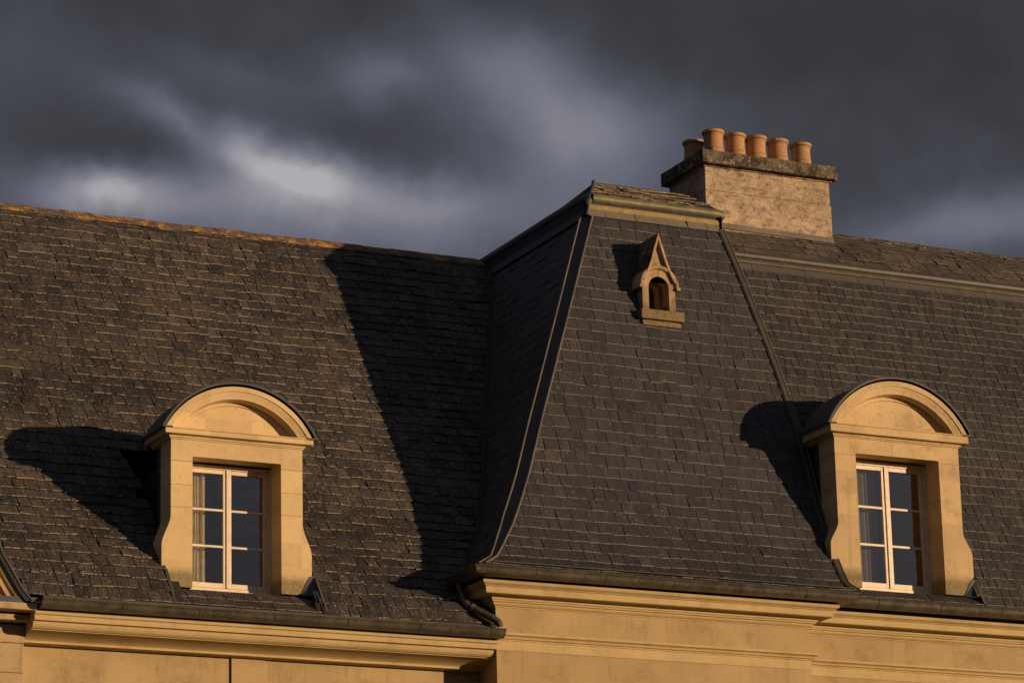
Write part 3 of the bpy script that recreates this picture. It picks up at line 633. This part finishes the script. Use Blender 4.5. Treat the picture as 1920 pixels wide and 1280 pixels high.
# ------------------------------------------------------------------ dormers
M_JOINT = simple('joint_mortar', (.24, .165, .09), .9, .1)
DL['joints'] = (11.60, 11.30, 11.02); DR['joints'] = (12.42,)
def arc_pts(cx, zc, w, h, n=28, shrink=0.0, lift=0.0):
    """circular segment standing on z=zc with half width w, rise h, drawn in by shrink"""
    Rr = (w*w+h*h)/(2*h); cz = zc+h-Rr; Ri = Rr-shrink
    z0 = zc+lift
    a1 = math.acos(max(-1, min(1, (z0-cz)/Ri)))
    return [(cx-Ri*math.sin(a1*(1-2*i/n)), cz+Ri*math.cos(a1*(1-2*i/n))) for i in range(n+1)]
def dormer(d, label):
    st = d['st']; x0, x1, y, zs, zl, zb, zc = d['x0'], d['x1'], d['y'], d['zs'], d['zl'], d['zb'], d['zc']
    wx, wX = d['wx'], d['wx']+d['ww']; cx = (x0+x1)/2; yr = d['yr']
    depth = .33; yw = y+depth; k = d['ww']/1.176
    mb = MB(st, M_LEADDARK, M_ROOM)
    v0, v1, v2 = d['vz']
    # jambs with the flared foot, as outlines extruded back
    fo = .118*k
    def flare(sgn, xe):
        pts = []
        for i in range(9):
            t = i/8; s = t*t*(3-2*t)*.75+t*.25
            pts.append((xe+sgn*fo*s, v0+(v1-v0)*t))
        pts += [(xe+sgn*fo, v2), (xe+sgn*(fo-.035), v2-.05), (xe+sgn*(fo-.16), zs)]
        return pts
    L = [(wx, zs)] + [(wx, zl), (wx, zb)] + [(x0, zb)] + flare(-1, x0)[:]
    Rr = [(wX, zs)] + [(wX, zl), (wX, zb)] + [(x1, zb)] + flare(1, x1)[:]
    mb.prism_y(L, y, y+.36*k); mb.prism_y(Rr, y, y+.36*k)
    mb.box(wx, wX, y+.001, y+.045, zl, zb); mb.box(wx, wX, y+.045, y+.36*k, zl+.022, zb)            # lintel
    mb.box(wx-.02, wX+.02, y+.12, y+.38, zs-.06, zs+.004)
    # fine joints in the stone
    # cheeks of dark slate further back
    def cheek(xa, xb):
        yb = max(y+.37*k, 0)
        pts = []
        zz_ = [zs-.1+i*(zc+.05-zs+.1)/10 for i in range(11)]
        for xx in (xa, xb):
            for za, zb_ in zip(zz_, zz_[1:]):
                ya, yb2 = max(yr(za)+.05, y+.3*k), max(yr(zb_)+.05, y+.3*k)
                ins = lambda yv: xx + (cx-xx)*max(0, (yv-y-.60))*.45     # cheeks splay inwards behind
                m0, m1 = min(ya, y+.6), min(yb2, y+.6)
                mb.face([(xx, y+.3*k, za), (xx, m0, za), (xx, m1, zb_), (xx, y+.3*k, zb_)], 1)
                mb.face([(xx, m0, za), (ins(ya), ya, za), (ins(yb2), yb2, zb_), (xx, m1, zb_)], 1)
    cheek(x0+.05, x0+.06); cheek(x1-.05, x1-.06)
    # room behind the window
    ri = (wx-.03, wX+.03, yw+.04, yw+1.5, zs-.05, zl+.1)
    a, b, c, e, f_, g = ri
    for q in ([(a,e,f_),(b,e,f_),(b,e,g),(a,e,g)], [(a,c,f_),(a,e,f_),(a,e,g),(a,c,g)], [(b,c,f_),(b,c,g),(b,e,g),(b,e,f_)], [(a,c,f_),(b,c,f_),(b,e,f_),(a,e,f_)], [(a,c,g),(a,e,g),(b,e,g),(b,c,g)]): mb.face(q, 2)
    mb.mats.append(M_JOINT)
    for z in d['joints']:
        for a, b in ((x0, wx), (wX, x1)): mb.face([(a, y-.0008, z), (b, y-.0008, z), (b, y-.0008, z+.006), (a, y-.0008, z+.006)], 3)
        mb.face([(x0-.0008, y, z), (x0-.0008, y+.34, z), (x0-.0008, y+.34, z+.007), (x0-.0008, y, z+.007)], 3)
    D = mb.build('dormer', house, label=label)
    # masonry joints: thin sunk lines
    # entablature
    ret = y+min(yr(zc)-y+.03, .64)
    pathc = [(x0, max(ret, y+.3)), (x0, y), (x1, y), (x1, max(ret, y+.3))]
    mb = MB(st)
    h = zc-zb
    sweep(mb, [(-.06, zb-.020), (.014, zb-.020), (.016, zb-.006), (.030, zb-.002), (.034, zb+.014), (.040, zb+.022), (.104, zb+.026), (.108, zb+.030), (.108, zc-.016), (.120, zc-.012), (.122, zc), (-.06, zc)], pathc)
    mb.build('dormer_cornice', D, bevel=0)
    # segmental pediment
    w = (x1-x0)/2+.105; hh = d['rise']
    mb = MB(st)
    n = 36
    y_a, y_b, y_c, y_d = y-.105, y-.065, y-.035, y+.07
    rings = [(0.0, y_a), (.060*k, y_a), (.066*k, y_a+.012), (.085*k, y_a+.016), (.125*k, y_b), (.150*k, y_b+.004), (.158*k, y_c), (.165*k, y_d), (.205*k, y_d+.002), (.210*k, y_d+.02), ]
    rows = [[(x, yy, z) for x, z in arc_pts(cx, zc, w, hh, n, sh)] for sh, yy in rings]
    rows = [[(p[0], ret, p[2]) for p in rows[0]]] + rows
    mb.grid(rows, 0)
    inner = arc_pts(cx, zc, w, hh, n, .210*k)
    mb.face([(x, y_d+.02, z) for x, z in inner], 0)
    mb.build('pediment', D, smooth=True)
    # lead covered barrel roof
    mb = MB(M_LEADDARK, M_LEAD)
    oa = arc_pts(cx, zc, w+.02, hh+.026, n); ob = arc_pts(cx, zc, w+.045, hh+.05, n)
    yb_ = []
    rows = [[(x, y_a-.03, z) for x, z in oa], [(x, y_a-.03, z) for x, z in ob]]
    rows.append([(x, y+.60, z) for x, z in ob])
    # swept in towards the crown where it runs into the slates
    sw = [(cx+(x-cx)*.42, zc-.02+(z-zc)*.50) for x, z in ob]
    rows.append([(x, yr(z)+.15, z) for x, z in sw])
    mb.grid(rows, 0)
    mb.tube([(x, y_a-.02, z) for x, z in ob], .013, 6, 1)
    for sx, j in ((-1, 0), (1, -1)):
        x, z = ob[j]; mb.box(min(x, x-sx*.12)-.004, max(x, x-sx*.12)+.004, y_a-.03, ret+.02, z-.012, z+.006, 0)
    mb.build('barrel_roof', D, smooth=True)
    # casement window
    mb = MB(M_PAINT)
    ws = wx-.0; W_ = d['ww']; zt = zl-.005; zb0 = zs+.045
    fr = .05*k; stl = .05*k; yy = yw
    mb.box(ws, ws+fr, yy, yy+.07, zb0, zt); mb.box(ws+W_-fr, ws+W_, yy, yy+.07, zb0, zt)
    mb.box(ws+fr, ws+W_-fr, yy, yy+.07, zt-fr, zt); mb.box(ws+fr, ws+W_-fr, yy-.001, yy+.07, zb0, zb0+fr*.8)
    mb.box(ws, ws+W_, yy-.05, yy+.06, zb0-.035, zb0-.003)   # sill board
    mb.build('window_frame', D, bevel=.004)
    xm = ws+W_/2
    za, zb1 = zb0+fr*.8+.004, zt-fr-.004
    for (a, b, tag_) in ((ws+fr+.003, xm-.014*k, 0), (xm+.002, ws+W_-fr-.003, 1)):
        mb = MB(M_PAINT, M_GLASS)
        yo = yy-.004+.012
        sa = stl if tag_ == 0 else stl*1.1; sb = stl if tag_ else stl*.75
        mb.box(a, a+sa, yo, yo+.045, za, zb1); mb.box(b-sb, b, yo, yo+.045, za, zb1)
        mb.box(a+sa, b-sb, yo+.001, yo+.044, za, za+stl*1.25); mb.box(a+sa, b-sb, yo+.001, yo+.044, zb1-stl, zb1)
        H0, H1 = za+stl*1.25, zb1-stl
        for i in (1, 2):
            zc_ = H0+(H1-H0)*i/3; mb.box(a+sa, b-sb, yo+.004, yo+.036, zc_-.014*k, zc_+.014*k)
        if tag_: mb.box(a-.016, a+.030*k, yo-.016, yo-.0005, za, zb1)      # cover bead
        s_ = mb.build('casement', D, bevel=.003)
        for i in range(3):
            g0, g1 = H0+(H1-H0)*i/3, H0+(H1-H0)*(i+1)/3
            # panes are modelled with the casement they sit in
            s_.data  # noqa
        mb2 = MB(M_GLASS); tl = R(random.uniform(-.15, .15))
        for i in range(3):
            g0, g1 = H0+(H1-H0)*i/3+.008, H0+(H1-H0)*(i+1)/3-.008; j = random.uniform(-.0012, .0012)
            mb2.face([(a+sa-.004, yo+.018+j, g0), (b-sb+.004, yo+.018-j, g0), (b-sb+.004, yo+.018-j*.4, g1), (a+sa-.004, yo+.018+j*1.4, g1)])
        mb2.build('window_panes', D)
    return D, yw
dl, ywl = dormer(DL, 'left dormer with round headed stone pediment, pale curtain in its window')
dr, ywr = dormer(DR, 'right dormer with round headed stone pediment, beside the pavilion roof')

def apron(d, zg, yg, roof_f, xa, xb, parent, seed):
    """sunk strip of slates before the window with upstand cheeks where the roof is cut"""
    mb = MB(M_SL_LEFT if parent is dl else M_SL_RIGHT, M_EDGE, M_UNDER)
    yq, zq = d['y']+.02, d['zs']-.02
    slates(mb, [(yg, zg), ((yg+yq)/2, (zg+zq)/2-.008), (yq, zq)], F, lambda z: xa, lambda z: xb, exp=.2, wr=(.16, .3), seed=seed, mess=1)
    mb.build('sill_apron', parent)
    mb = MB(M_LEADDARK, M_LEADPALE)
    def line(t): return (yg+(yq-yg)*t, zg+(zq-zg)*t)
    def rz(yv):
        lo_, hi_ = zg-.3, zq+1.2
        for _ in range(30):
            mmm = (lo_+hi_)/2
            if roof_f(mmm) < yv: lo_ = mmm
            else: hi_ = mmm
        return lo_
    for xx, s_ in ((xa, 1), (xb, -1)):
        mb = MB(M_LEADDARK, M_LEADPALE)
        topl, bot = [], []
        for i in range(9):
            t = i/8; yy, zz_ = line(t); topl.append((xx, yy-.012, max(rz(yy)+.02, zz_+.012))); bot.append((xx, yy, zz_-.01))
        mb.grid([topl, bot], 0); mb.grid([topl, [(p[0]-s_*.02, p[1], p[2]+.004) for p in topl]], 1)
        mb.tube(topl, .007, 6, 1)
        if s_ == 1: mb.build('side_flashing', parent)
    # lead corner piece folded across the foot of the right jamb
    xe = d['x1']+.118
    z_hi = max(rz(yq)+.02, zq+.1)
    mb.face([(xe-.16, d['y']-.012, d['zs']-.01), (xb-.002, d['y']-.10, d['zs']-.03), (xb-.002, d['y']-.012, z_hi), (xe-.03, d['y']-.012, z_hi-.02)], 0)
    mb.build('side_flashing', parent)
apron(DL, 9.745, -.02, fYL, DL['x0']-.075, DL['x1']+.15, dl, 41)
apron(DR, 10.455, -.06, fYR, DR['x0']-.125, DR['x1']+.165, dr, 42)

# curtains hang behind the glass
def curtain(x0, x1, y, z0, z1, mat, label, waves, amp):
    mb = MB(mat); n = 60
    rows = []
    for z in (z0, (z0+z1)/2, z1):
        rows.append([(x0+(x1-x0)*i/n, y + amp*math.sin(i/n*waves*6.283+.4*math.sin(z*3)) + amp*.5*math.sin(i/n*waves*2.7*6.283), z) for i in range(n+1)])
    mb.grid(rows, 0)
    o = mb.build('curtain', None, smooth=True)
    tag(o, label=label, category='curtain'); return o
curtain(DL['wx']-.02, DL['wx']+.345, ywl+.16, DL['zs']+.02, DL['zl']+.02, M_CURTAIN, 'pale yellow curtain drawn aside behind the left dormer window', 4, .02)
curtain(DR['wx']-.02, DR['wx']+.60, ywr+.16, DR['zs']+.02, DR['zl']+.02, M_SHEER, 'grey net curtain behind the right dormer window', 9, .008)

# ------------------------------------------------------------------ little stone lucarne on the pavilion roof
def lucarne():
    cx, yf = 3.365, 1.555
    zsill, zspr, ro, ri = 14.595, 14.945, .256, .158
    def yroof(z): return fYT(z)+.03
    mb = MB(M_NICHE, M_ROOM, M_LEADDARK)
    n = 28
    arcp = lambda r, zc=zspr, sq=1.0: [(cx-r*math.cos(math.pi*i/n), zc+r*sq*math.sin(math.pi*i/n)) for i in range(n+1)]
    out = [(cx-ro, zsill)] + arcp(ro) + [(cx+ro, zsill)]
    inn = [(cx-ri, zsill)] + arcp(ri) + [(cx+ri, zsill)]
    rows = [[(x, yf+.5, z) for x, z in out], [(x, yf, z) for x, z in out], [(x, yf, z) for x, z in inn], [(x, yf+.20, z) for x, z in inn]]
    mb.grid(rows, 0)
    inn2 = [(cx-ri*.62, zsill)] + [(cx+(x-cx)*.62, zspr+.0+(z-zspr)*.62) for x, z in arcp(ri)] + [(cx+ri*.62, zsill)]
    mb.grid([[(x, yf+.20, z) for x, z in inn], [(x, yf+.20, z) for x, z in inn2], [(x, yf+.34, z) for x, z in inn2]], 0)
    mb.face([(x, yf+.34, z) for x, z in inn2], 1)
    # keystone joint
    mb.box(cx-.004, cx+.004, yf-.001, yf+.02, zspr+ri, zspr+ro, 2)
    body = mb.build('lucarne', house, smooth=False, label='small arched stone opening with spire shaped gable, high on the pavilion roof')
    # hood mould
    mb = MB(M_NICHE)
    hp = [(.250, 0), (.256, -.025), (.270, -.036), (.284, -.04), (.298, -.035), (.302, -.02), (.302, .45)]
    rows = [[(cx-r*math.cos(math.pi*i/n), yf+yy, zspr+.01+r*math.sin(math.pi*i/n)) for i in range(n+1)] for r, yy in hp]
    mb.grid(rows, 0)
    for s in (-1, 1): mb.box(cx+s*.290-.028, cx+s*.290+.028, yf-.045, yf+.30, zspr-.025, zspr+.018)
    mb.build('hood_mould', body, smooth=True)
    # gable spire, concave sides, with raised coping
    mb = MB(M_NICHE, M_CAP)
    prof = [(.265, 15.030), (.215, 15.120), (.165, 15.220), (.118, 15.350), (.066, 15.520), (.0, 15.720)]
    ol = [(cx-a, z) for a, z in prof] + [(cx+a, z) for a, z in reversed(prof[:-1])]
    mb.grid([[(x, yf+.7, z) for x, z in ol], [(x, yf-.03, z) for x, z in ol]], 1); mb.grid([[(x, yf-.03, z) for x, z in ol], [(x, yf-.045, z) for x, z in ol]], 0)
    sh = [(max(a-.030, 0), z-.012) for a, z in prof[:-1]] + [(0, 15.630)]
    il = [(cx-a, z) for a, z in sh] + [(cx+a, z) for a, z in reversed(sh[:-1])]
    mb.grid([[(x, yf-.045, z) for x, z in ol], [(x, yf-.045, z) for x, z in il], [(x, yf+.015, z) for x, z in il]], 0)
    tail = [(cx+(.256)*math.cos(q_), zspr+(.256)*math.sin(q_)) for q_ in [math.radians(28+i*(152-28)/12) for i in range(13)]]
    mb.face([(x, yf+.015, z) for x, z in il + tail], 0)
    mb.build('gable_spire', body)
    mb = MB(M_NICHE)
    mb.box(cx-.325, cx+.345, yf-.085, yf+.3, 14.463, 14.603); mb.box(cx-.30, cx+.31, yf-.055, yf+.3, 14.378, 14.446)
    mb.box(cx-.28, cx+.29, yf-.03, yf+.3, 14.438, 14.468)
    mb.build('sill_block', body, bevel=.012)
lucarne()

# ------------------------------------------------------------------ chimney
mb = MB(M_CHIM)
X0, X1, Y0, Y1 = 4.880, 6.990, 2.8, 3.89
mb.box(X0, X1, Y0, Y1, 15.9, 16.925); mb.box(X0+.008, X1-.012, Y0+.008, Y1-.008, 16.934, 17.31)
mb.box(X0+.02, X1-.02, Y0+.02, Y1-.02, 16.92, 16.94)
ch = mb.build('chimney', house, bevel=.006, label='broad stained stone chimney stack behind the pavilion')
mb = MB(M_CHIM)
mb.box(X0-.022, X1+.022, Y0-.022, Y1+.022, 17.283, 17.31)
mb.build('neck_moulding', ch, bevel=.006)
mb = MB(M_CAP)
nx, ny = 46, 24
import mathutils
from mathutils import noise as mn
def capbox(x0, x1, y0, y1, z0, z1, n=48):
    def jit(p):
        v = Vector(p); d = mn.noise_vector(v*7)*.006 + mn.noise_vector(v*22)*.004; return v+d
    def sheet(f, a, b):
        mb.grid([[jit(f(i/a, j/b)) for j in range(b+1)] for i in range(a+1)], 0)
    sheet(lambda u, v: (x0+(x1-x0)*u, y0, z0+(z1-z0)*v), n, 6); sheet(lambda u, v: (x0, y0+(y1-y0)*u, z0+(z1-z0)*v), n//2, 6)
    sheet(lambda u, v: (x1, y0+(y1-y0)*u, z0+(z1-z0)*v), n//2, 6); sheet(lambda u, v: (x0+(x1-x0)*u, y1, z0+(z1-z0)*v), n, 6)
    sheet(lambda u, v: (x0+(x1-x0)*u, y0+(y1-y0)*v, z1), n, n//2); sheet(lambda u, v: (x0+(x1-x0)*u, y0+(y1-y0)*v, z0), n, n//2)
capbox(X0-.088, X1+.062, Y0-.12, Y1+.06, 17.305, 17.498)
mb.build('chimney_cap', ch, smooth=True, label='dark lichened stone slab')
mb = MB(M_LEADPALE)
mb.grid([[(X0-.25, Y0-.025, 16.37), (X1+.012, Y0-.025, 16.348)], [(X0-.25, Y0-.012, 16.455), (X1+.012, Y0-.012, 16.435)]])
mb.grid([[(X1+.014, Y0-.02, 16.348), (X1+.014, Y0+.8, 16.73)], [(X1+.014, Y0-.02, 16.435), (X1+.014, Y0+.8, 16.83)]])
mb.build('base_flashing', ch)
def pot_mesh(seed):
    mb = MB(M_TERRA, M_ROOM); n = 28; h = .44
    pr = [(.130, 0), (.158, .0), (.157, .035), (.150, .06), (.148, .10), (.146, .135), (.152, .140), (.152, .154), (.145, .158), (.142, .20), (.139, .27), (.138, .345), (.143, .352), (.143, .364), (.138, .368), (.140, .378), (.156, .386), (.164, .395), (.165, .418), (.161, .434), (.150, .44), (.128, .438), (.122, .40), (.118, .2)]
    rnd = random.Random(seed); ex = rnd.uniform(-.03, .03)
    rows = [[(r*(1+ex*.3)*math.cos(2*math.pi*k/n), r*math.sin(2*math.pi*k/n), z) for k in range(n)] for r, z in pr]
    mb.grid(rows, 0, closed=True); mb.face([(.11*math.cos(2*math.pi*k/n), .11*math.sin(2*math.pi*k/n), .2) for k in range(n)], 1)
    return mb
for i, (px, py, hs) in enumerate([(5.164, 3.0, .96), (5.522, 3.0, .935), (5.872, 3.0, .95), (6.243, 3.0, .94), (6.633, 3.0, .915), (5.10, 3.48, .93)]):
    o = pot_mesh(i).build('chimney_pot', ch, smooth=True)
    o.location = (px, py, 17.488); o.scale = (1, 1, hs); o.rotation_euler = (R(random.uniform(-1, 1)), R(random.uniform(-1, 1)), random.uniform(0, 6))
    o['group'] = 'terracotta chimney pots'
    if i == 5: o['label'] = 'shaded pot standing alone in the back row'

# ------------------------------------------------------------------ gabled bay at the far left
def bay():
    mb = MB(M_QUOIN)
    xe = -6.045; xw = -9.2
    zs_ = [0, 7.6, 8.05, 8.45, 8.86, 9.215, 9.44]
    for i, (a, b) in enumerate(zip(zs_, zs_[1:])):
        j = .006*(i % 2)
        mb.box(xe-.62, xe-.004+j, .34-j, .7, a, b-.008); mb.box(xw, xw+.62, .34-j, .7, a, b-.008)
    mb.box(xw+.62, xe-.62, .37, .7, 0, 9.44); mb.box(xw+.02, xe-.02, .36, .7, 0, 9.43)
    b_ = mb.build('gabled_bay', house, bevel=.008, label='projecting bay with stone quoins and scrolled gable at the far left')
    mb = MB(M_QUOIN)
    mb.box(xw-.08, xe+.02, .16, .7, 9.452, 9.525); mb.box(xw-.1, xe+.035, -.03, .7, 9.545, 9.628)
    mb.build('cornice', b_, bevel=.01)
    cur = [(-6.085, 9.665), (-6.13, 9.70), (-6.20, 9.785), (-6.29, 9.925), (-6.385, 10.08), (-6.475, 10.235), (-6.53, 10.47), (-6.64, 10.72), (-6.80, 11.05), (-7.05, 11.40), (-7.35, 11.62), (-7.62, 11.70)]
    def smooth_curve(P, k=5):
        o = []
        for i in range(len(P)-1):
            a, b, c, d = P[max(i-1, 0)], P[i], P[i+1], P[min(i+2, len(P)-1)]
            for j in range(k):
                t = j/k
                o.append(tuple(.5*((2*b[q]) + (c[q]-a[q])*t + (2*a[q]-5*b[q]+4*c[q]-d[q])*t*t + (3*b[q]-a[q]-3*c[q]+d[q])*t**3) for q in (0, 1)))
        return o + [P[-1]]
    cur = smooth_curve(cur)
    full = cur + [(-15.24-x, z) for x, z in reversed(cur[:-1])]
    full = [(x if x > -7.62 else x, z) for x, z in full]
    mb = MB(M_QUOIN)
    def off(pts, d):
        o = []
        for i, p in enumerate(pts):
            a = pts[max(i-1, 0)]; b = pts[min(i+1, len(pts)-1)]; dx, dz = b[0]-a[0], b[1]-a[1]; l = math.hypot(dx, dz)
            o.append((p[0]-dz/l*d*-1*-1, p[1]+dx/l*d))
        return o
    rows = []
    for d, yy in ((0.045, 0.0), (.10, 0.0), (.105, .05), (.150, .05), (.155, -.01), (.20, -.01), (.205, .05), (.25, .05), (.255, 0.0), (.30, 0.0), (.31, .07), (.5, .07)):
        rows.append([(x, yy, max(z, 9.63)) for x, z in off(full, d)])
    mb.grid(rows, 0)
    base = off(full, .5); mb.face([(x, .07, max(z, 9.63)) for x, z in base], 0)
    mb.build('scrolled_gable', b_, smooth=False)
    mb = MB(M_LEADDARK, M_LEAD)
    a = [(x, z) for x, z in full]; bb = off(full, .055)
    mb.grid([[(x, -.045, z) for x, z in bb], [(x, -.065, z) for x, z in a], [(x, 2.0, z) for x, z in a]], 0)
    mb.tube([(x, -.06, z) for x, z in a], .014, 8, 1)
    mb.build('gable_capping', b_)
bay()

# ------------------------------------------------------------------ ground
mb = MB(None); mb.mats = []
M, t, p, V = newmat('lawn')
c = mixc(t, noise(t, V, .4, 6), (.03, .04, .018), (.05, .052, .026)); t.links.new(c, p.inputs['Base Color']); setp(p, rough=.95, spec=.1)
mb = MB(M); mb.face([(-4000, -4000, 0), (4000, -4000, 0), (4000, 4000, 0), (-4000, 4000, 0)])
g = mb.build('ground'); tag(g, kind='structure')
